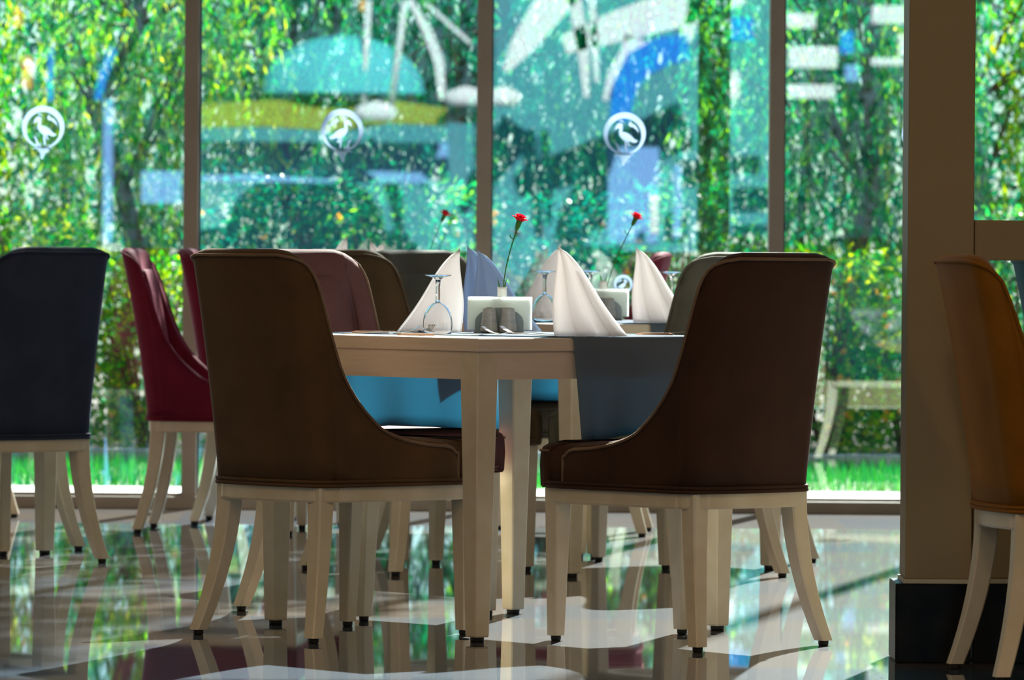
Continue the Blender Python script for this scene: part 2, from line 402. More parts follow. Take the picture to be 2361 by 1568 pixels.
def weeping_tree(loc, h, spread, nstr, m, rs, label):
    random.seed(rs)
    t = empty('weeping_tree', loc)
    tr = MB(); pts = [(0,0,-.02)]
    for k in range(1, 7): pts.append((random.uniform(-.06,.06)*k, random.uniform(-.05,.05)*k, h*.85*k/6))
    tr.tube(pts, [.07-.008*k for k in range(7)], 8)
    fo = MB()
    for s in range(nstr):
        a = random.uniform(0, 2*pi); r = spread*sqrt(random.random()); top = Vector((r*cos(a), r*sin(a)*.6, h*random.uniform(.55, 1.05)))
        k = random.randint(3, 6); b0 = Vector(pts[k])
        if s < 26: tr.tube([b0, b0.lerp(top, .5)+Vector((0,0,.12)), top], [.014,.009,.004], 5)
        Ls = random.uniform(.6, 1.7); sway = Vector((random.uniform(-.22,.22), random.uniform(-.1,.1), -1)).normalized()
        n = int(Ls / .035); p = top.copy()
        for i in range(n):
            p = p + sway*.035 + rv(.006)
            if p.z < .15: break
            for q in range(2):
                d = Vector((random.gauss(0,.5), random.gauss(0,.5), -1)); leaf(fo, p.copy(), d, random.uniform(.05,.10), random.uniform(.011,.02))
    tr.build('trunk', M_bark, t); fo.build('foliage', m, t, recalc=False)
    tag(t, label, 'tree', 'weeping trees behind the glass'); return t

def shrub(loc, h, r, n, m, rs, label, flowers=0, lw_=(.03,.06,.018,.03)):
    random.seed(rs); t = empty('leafy_shrub', loc); st = MB(); fo = MB(); fl = MB()
    for k in range(9):
        a = random.uniform(0, 2*pi); q = r*random.uniform(.2,.8)
        st.tube([(0,0,-.02), (q*.4*cos(a), q*.4*sin(a), h*.4), (q*cos(a), q*sin(a), h*random.uniform(.7,.95))], [.014,.01,.004], 5)
    for i in range(n):
        a = random.uniform(0, 2*pi); rr = r*sqrt(random.random())*1.0; z = random.uniform(.02, 1)
        rr *= (1 - .35*abs(z-.5)*2)
        p = Vector((rr*cos(a), rr*sin(a)*.8, z*h)); leaf(fo, p, Vector((cos(a)*.6, sin(a)*.6, random.uniform(-.7,1))), random.uniform(lw_[0], lw_[1]), random.uniform(lw_[2], lw_[3]))
    st.build('stems', M_bark, t); fo.build('foliage', m, t, recalc=False)
    for i in range(flowers):
        a = random.uniform(pi, 2*pi); p = Vector((r*.95*cos(a), r*.8*sin(a), h*random.uniform(.15,.95)))
        for k in range(6): leaf(fl, p, rv(1), .022, .02)
    if flowers: fl.build('blossoms', M_flow, t, recalc=False)
    tag(t, label, 'shrub', 'shrubs behind the kerb'); return t

def hedge(name, x0_, x1_, y, h, n, m, rs, label, lf=(.07,.12,.03,.05), dep=.5, zmin=0):
    random.seed(rs); t = empty(name, ((x0_+x1_)/2, y, 0)); st = MB(); fo = MB(); w = (x1_-x0_)/2
    k = int(w*2/.45)
    for i in range(k):
        x = -w + (i+.5)*2*w/k; st.tube([(x,0,-.02), (x+random.uniform(-.1,.1), 0, h*.5), (x+random.uniform(-.2,.2), 0, h*.9)], [.03,.022,.008], 6)
    for i in range(n):
        p = Vector((random.uniform(-w, w), random.uniform(-dep, dep), zmin + (h-zmin)*random.random()**.9))
        leaf(fo, p, Vector((random.gauss(0,.6), random.gauss(0,.6), random.gauss(-.2,.7))), random.uniform(lf[0], lf[1]), random.uniform(lf[2], lf[3]))
    st.build('stems', M_bark, t); fo.build('foliage', m, t, recalc=False)
    tag(t, label, 'hedge'); return t

hedge('tall_hedge', -4.6, 4.6, 33.5, 3.9, 40000, M_leafD, 3, 'tall dense dark green hedge filling the background behind the trees')
weeping_tree((-2.0, 30.0, 0), 3.0, .85, 150, M_leafY, 11, 'bright yellow-green weeping tree at the far left of the garden')
weeping_tree((-1.05, 31.0, 0), 3.1, .85, 150, M_leafT, 12, 'green weeping tree behind the left mullion of the window')
weeping_tree((-.15, 30.4, 0), 3.0, .75, 130, M_leafD, 13, 'deep green weeping tree behind the centre of the window')
weeping_tree((.75, 31.2, 0), 3.1, .85, 140, M_leafT, 14, 'green weeping tree behind the right pane with the bird emblem')
weeping_tree((1.65, 29.9, 0), 3.0, .8, 150, M_leafT, 15, 'lush green weeping tree beside the right mullion')
weeping_tree((2.5, 30.7, 0), 3.1, .8, 140, M_leafY, 16, 'yellow-green weeping tree seen right of the beige column')
sx = [(-2.35,28.1,1.15,.5,M_leafY,'lime shrub at the far left edge behind the kerb',10), (-1.75,27.95,.95,.42,M_leafY,'lime shrub with orange blossom seen right of the navy chair',26),
      (-1.1,28.3,1.35,.45,M_leafD,'dark green shrub behind the burgundy chairs',6), (-.45,28.2,1.3,.5,M_leafT,'mixed green shrub behind the brown chair',8),
      (.2,28.3,1.25,.5,M_leafD,'dark shrub behind the upright napkins',8), (.85,28.1,1.3,.45,M_leafT,'green shrub behind the right mullion base',8),
      (1.5,27.9,1.0,.42,M_leafY,'lime and orange shrub between the dark brown chair and the column',34), (1.9,28.4,.95,.4,M_leafY,'tall lime shrub beside the column',12),
      (2.4,28.0,1.2,.5,M_leafT,'green shrub seen beyond the mustard chair',8)]
for i, (x, y, h, r, m, lab, nf) in enumerate(sx): shrub((x, y, 0), h, r, 2600, m, 40+i, lab, nf)

# ------------------------------------------------------------------ terrace behind the photographer, mirrored in the glass
M_sunw = mat('white_fabric', (.85,.87,.88), 0.8); M_aqua = mat('aqua_canvas', (.10,.55,.62), 0.8); M_blue = mat('bright_blue_plastic', (.0,.22,.85), 0.4)
M_ltbl = mat('light_blue_panel', (.2,.42,.8), 0.6); M_oliv = mat('straw_thatch', (.34,.40,.06), 0.9); M_ora = mat('orange_panel', (.85,.3,.06), 0.6)
DV = 62.0; YR = 2*YW - DV                                     # real distance of what is mirrored
def rf(px, py, dy=0.0):
    p = atd(px, py, DV - dy); return Vector((p.x, YR + dy, p.z))
def band(name, pts, hw_, m, label, cat, th=.12):
    P = [rf(*p) for p in pts]; r = [q*DV/F for q in hw_] if isinstance(hw_, list) else hw_*DV/F; mb = MB(); rings = []
    for i, p in enumerate(P):
        t = (P[min(i+1, len(P)-1)] - P[max(i-1, 0)]); t.y = 0; t.normalize(); n = Vector((-t.z, 0, t.x))
        rr = r[i] if isinstance(r, list) else r
        rings.append([tuple(p + n*rr + Vector((0,-th/2,0))), tuple(p + n*rr + Vector((0,th/2,0))), tuple(p - n*rr + Vector((0,th/2,0))), tuple(p - n*rr + Vector((0,-th/2,0)))])
    mb.loft(rings, True, smooth=False)
    return tag(mb.build(name, m), label, cat)
def pan(name, x0_, y0_, x1_, y1_, m, label, cat='panel', dy=0):
    a, b = rf(x0_, y1_, dy), rf(x1_, y0_, dy)
    return tag(MB().box((a.x, a.y, a.z), (b.x, b.y+.08, b.z), bv=.01).build(name, m), label, cat)

tag(MB().box((-30, -60, -.3), (30, YB-.2, -.02)).build('terrace_ground', M_paving), kind='structure')
random.seed(5)
hedge('sky_screen_hedge', -9, 9, YR-5, 5.2, 22000, M_leafD, 9, 'dark hedge added behind the terrace to limit the sky mirrored in the glass', lf=(.12,.2,.06,.1))  # added to keep open sky out of the window reflection
# domed aqua canopy on white poles with tied curtains
cn = empty('canopy', rf(790, 330)); c0 = rf(790, 330); R_ = 190*DV/F
dome = MB(); dome.loft([[(R_*cos(t)*cos(a), R_*.5*cos(t)*sin(a), (rf(0,210).z-c0.z) + 1.15*R_*.62*sin(t)) for a in [2*pi*k/28 for k in range(28)]] for t in [pi/2*j/9 for j in range(10)]], False)
dome.build('canopy_cloth', M_aqua, cn)
pl = MB()
for px, qx, yb_ in ((852, 838, 270), (936, 903, 245)):
    q = rf(px, 0); q2 = rf(qx, yb_); pl.tube([(q2.x-c0.x, .35, q2.z-c0.z), (q.x-c0.x, .35, 3.6-c0.z)], .035, 8)
pl.build('pole', M_sunw, cn)
for px, w in ((870, 40), (1075, 40), (1160, 32)):
    q = rf(px, 262 if px < 900 else 228); ws = w*DV/F
    MB().lathe([(ws*.6,-.12),(ws*.9,-.08),(ws,.0),(ws*.85,.08),(ws*.4,.13),(.03,.16)], 14, M=Matrix.Translation((q.x-c0.x, .55, q.z-c0.z)) @ Matrix.Diagonal((1.3,.6,.75,1))).build('curtain', M_sunw, cn)
tag(cn, 'aqua domed canopy with white poles and tied curtains, mirrored in the centre-left pane', 'canopy')
band('shade_sail', [(1700,-40),(1560,20),(1420,62),(1300,104)], [52,44,36,22], M_sunw, 'broad white shade sail sweeping across the right pane reflection', 'sail')
band('shade_sail', [(1300,-30),(1250,40),(1200,110),(1165,165)], [44,36,26,6], M_sunw, 'narrow white sail hanging right of the middle mullion', 'sail')
band('white_post', [(1322,-20),(1345,120),(1352,225)], [16,13,6], M_sunw, 'left tapering white post under the broad sail', 'post')
band('white_post', [(1362,-20),(1372,110),(1376,190)], [8,8,5], M_sunw, 'thin tapering white post under the broad sail', 'post')
band('white_post', [(1606,-20),(1592,60),(1580,95)], [16,14,12], M_sunw, 'short white post above the blue slide', 'post')
band('water_slide', [(1585,110),(1530,118),(1470,150),(1440,200),(1425,280)], [30,34,34,28,22], M_blue, 'curved bright blue water slide mirrored in the right pane', 'slide', .5)
band('slide_wing', [(1470,90),(1455,130),(1420,180),(1395,232)], [30,28,22,6], M_sunw, 'white wing panel beside the blue slide', 'panel')
band('arched_rib', [(945,0),(985,70),(1012,140),(1020,230)], [7,11,12,7], M_sunw, 'curved white rib right of the aqua canopy', 'rib')
band('arched_rib', [(985,10),(1040,60),(1085,100)], [4,5,4], M_sunw, 'thin slanting white rib near the middle mullion', 'rib')
pan('sign_board', 1676, 42, 1736, 96, M_blue, 'square blue board near the top of the right mullion', 'sign')
pan('white_cushion', 1655, 165, 1705, 230, M_sunw, 'white cushion left of the right mullion', 'cushion')
for k, (a, b, c, d, lab) in enumerate([(1816,108,1930,158,'wide pale panel just right of the right mullion'), (2008,14,2088,56,'pale panel at the top beside the column'), (1816,196,1925,228,'lower pale panel right of the right mullion'),
        (2006,134,2086,152,'narrow white slat beside the column'), (2070,80,2094,128,'small white block beside the column'), (1812,32,1880,66,'top pale panel right of the right mullion')]):
    pan('pale_panel', a, b, c, d, M_sunw, lab)
pan('blue_cushion', 1935, 72, 1968, 125, M_blue, 'blue cushion mirrored right of the right mullion', 'cushion')
pan('blue_cushion', 1946, 150, 1980, 190, M_ltbl, 'lower blue cushion mirrored right of the right mullion', 'cushion')
band('thatched_roof', [(455,268),(620,262),(780,268),(900,258),(1030,270)], [26,30,36,26,20], M_oliv, 'yellow-green thatched roof edge below the aqua canopy', 'roof', .4)
pan('blue_wall', 462, 330, 1035, 420, M_ltbl, 'long light blue wall below the thatched roof', 'wall', -.6)
pan('blue_wall', 1400, 340, 1520, 560, M_ltbl, 'light blue wall panel below the bird emblem on the right', 'wall', -.6)
pan('blue_wall', 325, 395, 420, 470, M_ltbl, 'light blue wall panel left of the left mullion', 'wall', -.6)
pan('blue_post', 236, 230, 262, 560, M_ltbl, 'tall blue post left of the left mullion', 'post')
pan('blue_post', 110, 110, 126, 236, M_blue, 'narrow bright blue post above the left emblem', 'post')
pan('blue_post', 1550, 380, 1572, 550, M_ltbl, 'tall pale blue post right of the emblem', 'post')
pan('white_shutter', 1498, 455, 1518, 540, M_sunw, 'small white louvred shutter low in the right pane', 'shutter')
band('blue_beam', [(262,112),(240,170),(225,232)], [10,11,8], M_blue, 'slanting blue beam near the left mullion', 'beam')
pan('orange_panel', 50, 130, 76, 205, M_ora, 'orange upright panel above the left emblem', 'panel')
pan('orange_panel', -14, 20, 52, 64, M_ora, 'orange panel in the top left corner', 'panel')
pan('orange_panel', 828, 0, 846, 28, M_ora, 'small orange panel at the top of the centre-left pane', 'panel')

M_veil = mat('aqua_veil_paint', (.07,.30,.36), 0.8)  # unseen panels added so their reflection lays a cyan veil on the glass
pan('aqua_backdrop', 1135, -60, 1790, 660, M_veil, 'large pale aqua facade added to veil the right pane', 'backdrop', -2.2)
pan('aqua_backdrop', 440, 285, 1095, 660, M_veil, 'low pale aqua facade added to veil the centre-left pane', 'backdrop', -2.2)

# unseen tree added near the glass; its crown shades the left of the room
random.seed(77); tt_ = empty('added_shade_tree', (-3.1, 25.6, 0)); tr = MB(); fo = MB()
tr.tube([(0,0,-.02),(.05,0,1.5),(.3,0,3.2),(.9,0,5.0),(1.3,0,7.5)], [.16,.14,.12,.09,.04], 10)
for k in range(12):
    z = 3.8+.32*k; a = random.uniform(0, 2*pi); b_ = Vector((.25+.14*k*.6, 0, z)); tr.tube([b_, b_+Vector((2.0*cos(a), .6*sin(a), .7))], [.05,.015], 6)
for i in range(15000):
    z = random.uniform(4.2, 9.4); xr = (1.65 if z < 6.7 else .9 + (z-3)*.11); x = random.uniform(-1.8, xr + 3.1 + random.gauss(0,.12))
    if (sin(x*3.1+1.3)*sin(z*2.7+x)+ sin(x*1.7-z*1.9)) > 1.05: continue
    leaf(fo, Vector((x, random.gauss(0,.45), z)), Vector((random.gauss(0,.7), random.gauss(0,.7), random.gauss(-.2,.6))), random.uniform(.14,.24), random.uniform(.07,.11))
tr.build('trunk', M_bark, tt_); fo.build('foliage', M_leafD, tt_, recalc=False)
tag(tt_, 'unseen tall tree added left of the view to shade the room, its crown above the picture', 'tree')

# ------------------------------------------------------------------ dining chair
ZB = .385                                                    # underside of the upholstery
PROF = [(0,.972),(.025,.965),(.038,.955),(.048,.940),(.055,.915),(.061,.88),(.068,.825),(.077,.76),(.086,.71),(.097,.672),(.117,.63),(.15,.585),(.196,.54),(.23,.522),(.275,.508),(.34,.497),(.40,.492)]
SL = .438
def ztop(s):
    if s <= 0: return .972
    for (a, za), (b, zb) in zip(PROF, PROF[1:]):
        if s <= b: return za + (zb-za)*(s-a)/(b-a)
    k = max(0, s - .40) / (SL - .40); return .492 - .022*(1 - sqrt(max(0, 1 - k*k)))
def lean(z):
    t = (z - ZB) / .59; return .035*t + .065*t*t

WR, WF, Y0 = .205, .245, .035                                 # half widths rear / at wing front, rear line
def columns():
    cols = []; rc = .055
    ss = [SL-.001, SL-.006, SL-.014, SL-.03] + [.38 - .02*i for i in range(10)] + [.185,.17,.155,.14,.125,.11,.10,.09,.08,.075,.070,.065,.061,.057]
    side = []
    for s in ss:
        w = WR + (WF-WR)*min(1, s/.40)**.9; side.append((w, Y0 + s, 1.0, 0.06, s))
    arc = []
    for k in range(0, 8):
        a = pi/2*k/7; x = WR - rc + rc*cos(a) ; y = Y0 + rc - rc*sin(a)
        s = .052*(1 - k/7)
        arc.append((x, y, cos(a), -sin(a), s))
    half = side + arc
    rear = []
    for k in range(1, 6):
        x = (WR-rc)*(1 - k/6*1.0); rear.append((x, Y0 - .016*(1-(x/(WR-rc))**2), 0, -1, -.01))
    pos = half + rear + [(0, Y0-.016, 0, -1, -.01)]
    neg = [(-x, y, -nx, ny, s) for x, y, nx, ny, s in reversed(half + rear)]
    return pos + neg
COLS = columns()

def chair_geo():
    sh = MB(); rings = []; rim = []; bot = []
    for (x, y, nx, ny, s) in COLS:
        zt = ztop(s); th = .052 if s < .1 else .045
        crown = .004 * (1 if s < 0 else 0)
        ring = []
        NZ = 9
        for k in range(NZ):                                   # outer skin, slightly bulged
            z = ZB + (zt - .012 - ZB)*k/(NZ-1); bl = .006*sin(pi*k/(NZ-1))
            ring.append((x + nx*bl, y + ny*bl - lean(z), z))
        for k in range(1, 6):                                 # rounded rim
            a = pi*k/6; z = zt - .012 + .016*sin(a) + crown*sin(a); o_ = th*(1-cos(a))/2
            ring.append((x - nx*o_, y - ny*o_ - lean(z), z))
        for k in range(NZ):                                   # inner skin
            z = zt - .012 - (zt - .012 - ZB)*k/(NZ-1); bl = .010*sin(pi*min(1, k/(NZ-1)*1.3)) if s < .04 else .004
            o_ = th + bl; ring.append((x - nx*o_, y - ny*o_ - lean(z), z))
        rings.append(ring)
        rim.append((x + nx*.002, y + ny*.002 - lean(zt-.008), zt - .008)); bot.append((x + nx*.004, y + ny*.004, ZB))
    sh.loft(rings, True)
    pipe = MB()
    e0, e1 = COLS[0], COLS[-1]
    low0 = [(e0[0], e0[1]+.004, z) for z in (.39,.42,.45,.465)]; low1 = [(e1[0], e1[1]+.004, z) for z in (.465,.45,.42,.39)]
    pipe.tube(low0 + rim + low1, .0042, 6)
    inner = MB()                                              # stitched inner back panel
    zs = [.50,.905]; pts = []
    wi = .125
    def ip(x, z):
        yy = Y0 - .016*(1-(x/.15)**2) + .052 + .011 - lean(z); return (x, yy, z)
    N = 6
    for (cx_, cz_, a0) in ((wi-.03, zs[1]-.03, 0), (-wi+.03, zs[1]-.03, pi/2), (-wi+.03, zs[0]+.03, pi), (wi-.03, zs[0]+.03, 3*pi/2)):
        for k in range(N+1):
            a = a0 + pi/2*k/N; pts.append((cx_ + .03*cos(a), cz_ + .03*sin(a)))
    full = []
    for i, p in enumerate(pts):
        q = pts[(i+1) % len(pts)]; n = max(1, int(math.hypot(q[0]-p[0], q[1]-p[1])/.04))
        for j in range(n): full.append((p[0]+(q[0]-p[0])*j/n, p[1]+(q[1]-p[1])*j/n))
    ringA = [ip(*p) for p in full]; sc_ = lambda p, f, d: (p[0]*f, p[1], p[2])
    cz_ = (zs[0]+zs[1])/2
    r2 = [ip(p[0]*.96, cz_+(p[1]-cz_)*.98) for p in full]; r2 = [(a, b+.006, c) for a, b, c in r2]
    r3 = [ip(p[0]*.5, cz_+(p[1]-cz_)*.6) for p in full]; r3 = [(a, b+.012, c) for a, b, c in r3]
    r0 = [(a, b-.014, c) for a, b, c in ringA]
    inner.loft([r0, ringA, r2, r3], True)
    return sh, pipe, inner, bot

def make_chair(fab, pipem=None):
    pipem = pipem or fab
    r = empty('dining_chair')
    sh, pipe, inner, bot = chair_geo()
    bk = sh.build('backrest', fab, r); pipe.build('piping', pipem, bk); inner.build('inner_panel', fab, bk)
    # seat cushion: front edge bowed, rounded top
    st = MB(); rings = []
    def outline(i, yf):
        P = []; w = WF - .004 - i
        for k in range(9): P.append((-.16 + .32*k/8 if False else (-(WR-.05-i) + 2*(WR-.05-i)*k/8), Y0+.055+i, 0))
        for k in range(6): s = .06+.40*k/5; P.append((WR-.045-i + (w-(WR-.045-i))*(k/5)**.8 , Y0+.07+s, 0))
        for k in range(13):
            t = 1 - 2*k/12; P.append((w*t*.985 if abs(t) == 1 else w*t, yf - i - .02*t*t - (.014 if abs(t) > .9 else 0), 0))
        for k in range(5, -1, -1): s = .06+.40*k/5; P.append((-(WR-.045-i + (w-(WR-.045-i))*(k/5)**.8), Y0+.07+s, 0))
        return P
    for z, i in ((.385,.006), (.392,0), (.44,-.003), (.475,0), (.488,.008), (.497,.03), (.503,.08)):
        rings.append([(a, b, z) for a, b, c in outline(i, Y0+.535)])
    st.loft(rings, True); seat = st.build('seat', fab, r)
    pp = MB(); fr = [(a, b, .478) for a, b, c in outline(-.002, Y0+.537)[14:29]]; pp.tube(fr, .0035, 6)
    pp.build('piping', pipem, seat)
    # double piping all round the foot of the upholstery
    front = [(a, b, ZB) for a, b, c in outline(-.003, Y0+.537)[15:28]]
    loop = [(a, b, c) for a, b, c in bot] + [(a, b, c) for a, b, c in reversed(front)]
    tr = MB(); tr.tube([(a, b, ZB+.004) for a, b, c in loop], .0052, 6, closed=True); tr.tube([(a, b, ZB+.0135) for a, b, c in loop], .0048, 6, closed=True)
    tr.build('base_piping', fab, r)
    # seat frame rails following the upholstery, inset a little
    frm = MB(); lp = [Vector((a, b, 0)) for a, b, c in loop]; c0_ = Vector((0, .31, 0))
    o_ = [c0_ + (p-c0_)*.975 for p in lp]; i_ = [c0_ + (p-c0_)*.86 for p in lp]; o2 = [c0_ + (p-c0_)*.968 for p in lp]
    frm.loft([[tuple(p+Vector((0,0,.347))) for p in o2], [tuple(p+Vector((0,0,.352))) for p in o_], [tuple(p+Vector((0,0,.386))) for p in o_],
              [tuple(p+Vector((0,0,.386))) for p in i_], [tuple(p+Vector((0,0,.347))) for p in i_], [tuple(p+Vector((0,0,.347))) for p in o2]], False, smooth=False)
    frm.build('seat_rail', M_lacq, r)
    def leg(path):
        mb = MB(); rings = []
        for (x, y, z, hx) in path:
            c = hx*.18; h_ = hx
            rings.append([(x-h_+c,y-h_,z),(x+h_-c,y-h_,z),(x+h_,y-h_+c,z),(x+h_,y+h_-c,z),(x+h_-c,y+h_,z),(x-h_+c,y+h_,z),(x-h_,y+h_-c,z),(x-h_,y-h_+c,z)])
        mb.loft(rings, True, smooth=False); o = mb.build('leg', M_lacq, r)
        x, y, z, hx = path[0]
        MB().lathe([(.011,0),(.013,.003),(.013,.014)], 14, M=Matrix.Translation((x, y, 0))).build('foot_pad', M_pad, o)
    for sx_ in (-1, 1):
        path = []                                             # rear leg: sabre curve, splayed to the corner
        for k in range(10):
            z = .013 + (.384-.013)*k/9; t = 1 - z/.385; off = .068*t**1.9; hw2 = .0175 + .0085*(1-t) 
            path.append((sx_*(.168 + off*.72), .072 - off, z, hw2))
        leg(path)
        path = []
        for k in range(7):
            z = .013 + (.384-.013)*k/6; t = 1 - z/.385; path.append((sx_*(.208 + .008*t), .535 - .022*t*0 - .004*t, z, .0165 + .0095*(1-t)))
        leg(path)
    return r

def rear_mid(a, b=None):
    p = at(*a)
    if b is None: return p
    return (p + at(*b)) / 2

G1, G2, G3 = 'chairs at the front table', 'chairs at the middle table', 'chairs at the window table'
def V2(a, d=1.0): return Vector((cos(radians(a))*d, sin(radians(a))*d, 0))
chairs = [
 (rear_mid((447,1462),(722,1485)), 45, M_brown, 'brown velvet chair with its back to us, left of the front table', G1),
 (rear_mid((1605,1505),(1890,1488)) + Vector((.012,0,0)), 131, M_brownD, 'very dark brown velvet chair with its back to us, right of the front table', G1),
 (rear_mid((545,1408),(840,1395)), 311, M_mauve, 'mauve velvet chair at the back left side of the front table, facing us', G1),
 (at(910,1328) + V2(131, .22), 41, M_olive, 'olive-brown velvet chair with its back to us at the middle table', G2),
 (rear_mid((1560,1343),(1815,1330)), 131, M_sage, 'sage grey velvet chair half hidden behind the very dark brown chair', G2),
 (rear_mid((1081,1268),(858,1277)), 311, M_grey, 'grey-olive velvet chair facing us beside the tall white napkin', G2),
 (at(1880,1297) + V2(131, .22), 221, M_olive, 'chair at the far right of the middle table, mostly hidden by the dark brown chair', G2),
 (rear_mid((5,1308),(215,1297)), 131, M_navy, 'slate navy velvet chair with its back to us at the left edge', 'chairs at the left table'),
 (at(188,1268) + V2(131, .22), 221, M_burg, 'dusky red chair peeking out behind the navy chair at the left edge', 'chairs at the left table'),
 (at(38,1193) + Vector((0,-.22,0)), 180, M_burg, 'chair by the window behind the navy chair, only a splayed leg showing', 'chairs at the left table'),
 (rear_mid((306,1230),(354,1214)), -4, M_burg, 'burgundy velvet chair seen side-on, left of the left mullion', G3),
 (rear_mid((440,1210),(480,1197)), -4, M_burg, 'burgundy velvet chair nearly hidden behind the brown chair, at the left mullion', G3),
 (rear_mid((1477,1222),(1508,1241)), 176, M_pink, 'dusty rose velvet chair beyond the upright napkins, facing left', G3),
 (at(2195,1543) + V2(100, -.21), 10, M_must, 'mustard yellow velvet chair in front of the column at the right', None),
 (Vector((1.49, 16.2, 0)), 12, M_teal, 'dark teal velvet chair at the far right edge behind the rail', None),
]
protos = {}
for p, ang, fab, lab, grp in chairs:
    if fab.name in protos: c = copy_tree(protos[fab.name])
    else: c = make_chair(fab, M_rim_lit if fab in (M_brown, M_brownD, M_mauve) else None); protos[fab.name] = c
    c.location = (p.x, p.y, 0); c.rotation_euler = (0, 0, radians(ang - 90))
    tag(c, lab, 'chair')
    if grp: c['group'] = grp

# ------------------------------------------------------------------ tables
SIDE, TT = .815, .76
def make_table():
    t = empty('dining_table'); h = SIDE/2; o_ = h + .04
    MB().box((-o_,-o_,TT-.034), (o_,o_,TT), bv=.0025).build('tabletop', M_table, t)
    ap = MB(); q = h+.034
    for M_ in (Matrix.Rotation(a, 4, 'Z') for a in (0, pi/2, pi, -pi/2)): ap.box((-h+.03, -q, TT-.103), (h-.03, -q+.022, TT-.034), M=M_)
    ap.build('apron', M_table, t)
    for sx_ in (-1,1):
        for sy in (-1,1):
            mb = MB(); rings = []
            for z, w in ((.012,.0205), (.016,.022), (TT-.103,.0345), (TT-.034,.0345)):
                c = w*.12; x, y = sx_*h, sy*h
                rings.append([(x-w+c,y-w,z),(x+w-c,y-w,z),(x+w,y-w+c,z),(x+w,y+w-c,z),(x+w-c,y+w,z),(x-w+c,y+w,z),(x-w,y+w-c,z),(x-w,y-w+c,z)])
            mb.loft(rings, True, smooth=False); lg = mb.build('leg', M_lacq, t)
            MB().lathe([(.017,0),(.018,.012)], 14, M=Matrix.Translation((sx_*h, sy*h, 0))).build('foot_pad', M_pad, lg)
    return t
TA = 40.5
B1 = at(1100,1480); T1c = B1 + V2(TA, SIDE/2) + V2(TA+90, SIDE/2)
B2 = at(1317,1331); T2c = B2 + V2(TA, SIDE/2) + V2(TA+90, SIDE/2)
D3 = at(103,1278);  T3c = D3 - V2(TA, SIDE/2) + V2(TA+90, SIDE/2)
T4c = Vector((-.38, 20.72, 0))
tb = make_table()
tl = [(T1c, TA, 'square cream lacquered table in front, a slate cloth over its right side'),
      (T2c, TA, 'square cream table behind the front one, blue cloth over it'),
      (T3c, TA, 'square cream table at the left edge, one leg showing under the navy chair'),
      (T4c, 0, 'square cream table by the window behind the two other tables')]
for i, (p, a, lab) in enumerate(tl):
    o = tb if i == 0 else copy_tree(tb)
    o.location = p; o.rotation_euler = (0,0,radians(a)); tag(o, lab, 'table', 'dining tables')

def on(tc, u, v, z=0.0, ang=TA): return tc + V2(ang, u) + V2(ang+90, v) + Vector((0,0,TT+z))

# cloth runner lying over the table from the right front side to the back left side
def runner(tc, rs):
    random.seed(rs); r = empty('table_runner', on(tc,0,0), radians(TA)); e = SIDE/2+.04+.003
    rows = []
    u0a, u0b, u1 = -.135, -.30, .385                           # left edge at the front / back side, right edge
    N = 26; ph = random.uniform(0, 6)
    def prof():
        P = []
        for k in range(9): P.append(('f', -.255*(1-k/8)))
        for k in range(1, 12): P.append(('t', k/12))
        for k in range(9): P.append(('b', -.255*(k/8)))
        return P
    for kind, q in prof():
        row = []
        for i in range(N+1):
            a = i/N
            if kind == 't': tt = q
            else: tt = 0 if kind == 'f' else 1
            u = (u0a + (u0b-u0a)*tt)*(1-a) + u1*a
            v = -e + 2*e*tt; z = .0022
            if kind != 't':
                dr = -q; wv = .012*sin(a*9+ph)*dr/.27 + .006*sin(a*21+ph*2)*dr/.27 + .004
                v += (-wv if kind == 'f' else wv); z = q*(1 + .03*sin(a*7+ph)) ; u += (.02*dr/.27)*(1 if a < .1 else 0)
                if dr < 1e-6: z = .001
            row.append((u, v, z))
        rows.append(row)
    mb = MB().grid(rows); o = mb.build('cloth', M_run, r)
    md = o.modifiers.new('thick', 'SOLIDIFY'); md.thickness = .0016; md.offset = 0
    return r
tag(runner(T1c, 3), 'slate blue cloth runner hanging over the sides of the front table', 'tablecloth', 'cloth runners')
tag(runner(T2c, 4), 'slate blue cloth runner hanging over the sides of the middle table', 'tablecloth', 'cloth runners')

# folded napkin standing like a sail: apex over one end, pleats running up to it
def sail(m, Hn=.225, L=.17, pl=.022, conc=1.0):
    mb = MB(); rows = []; NT, NU = 18, 30
    for k in range(NT+1):
        t = k/NT; w = (1-t)*.87 + .15*sqrt(max(0, 1-t**5)); row = []
        for i in range(NU+1):
            a = i/NU; env = (1-t)**.7
            x = .006*sin(pi*t*1.6) - L*w*a
            tri = 2*abs(((a*2.1+.25) % 1) - .5)*2 - 1
            y = pl*env*(tri*(.4+.4*a)*min(1, a*6) + .9*sin(pi*a))
            z = Hn*t*(1 - .03*a*t)
            row.append((x, y, z))
        rows.append(row)
    mb.grid(rows)
    # return fold behind, closing the cone
    rows = []
    for k in range(NT+1):
        t = k/NT; w = (1-t)*.84 + .14*sqrt(max(0, 1-t**5)); row = []
        for i in range(13):
            a = i/12; env = (1-t)**.7
            row.append((.006*sin(pi*t*1.6) - L*w*a, .004*(1-t) - pl*1.3*env*sin(pi*a*.93), Hn*t*(1-.03*a*t)*.985))
        rows.append(row)
    mb.grid(rows)
    o = mb.build('folded_napkin', m, None, recalc=False)
    md = o.modifiers.new('thick', 'SOLIDIFY'); md.thickness = .0022; md.offset = 0
    return o
nap = sail(M_nap); nap2 = sail(M_nap, .232, .185, .03); shade_nap = sail(M_nap_shade, .235, .18, .012)
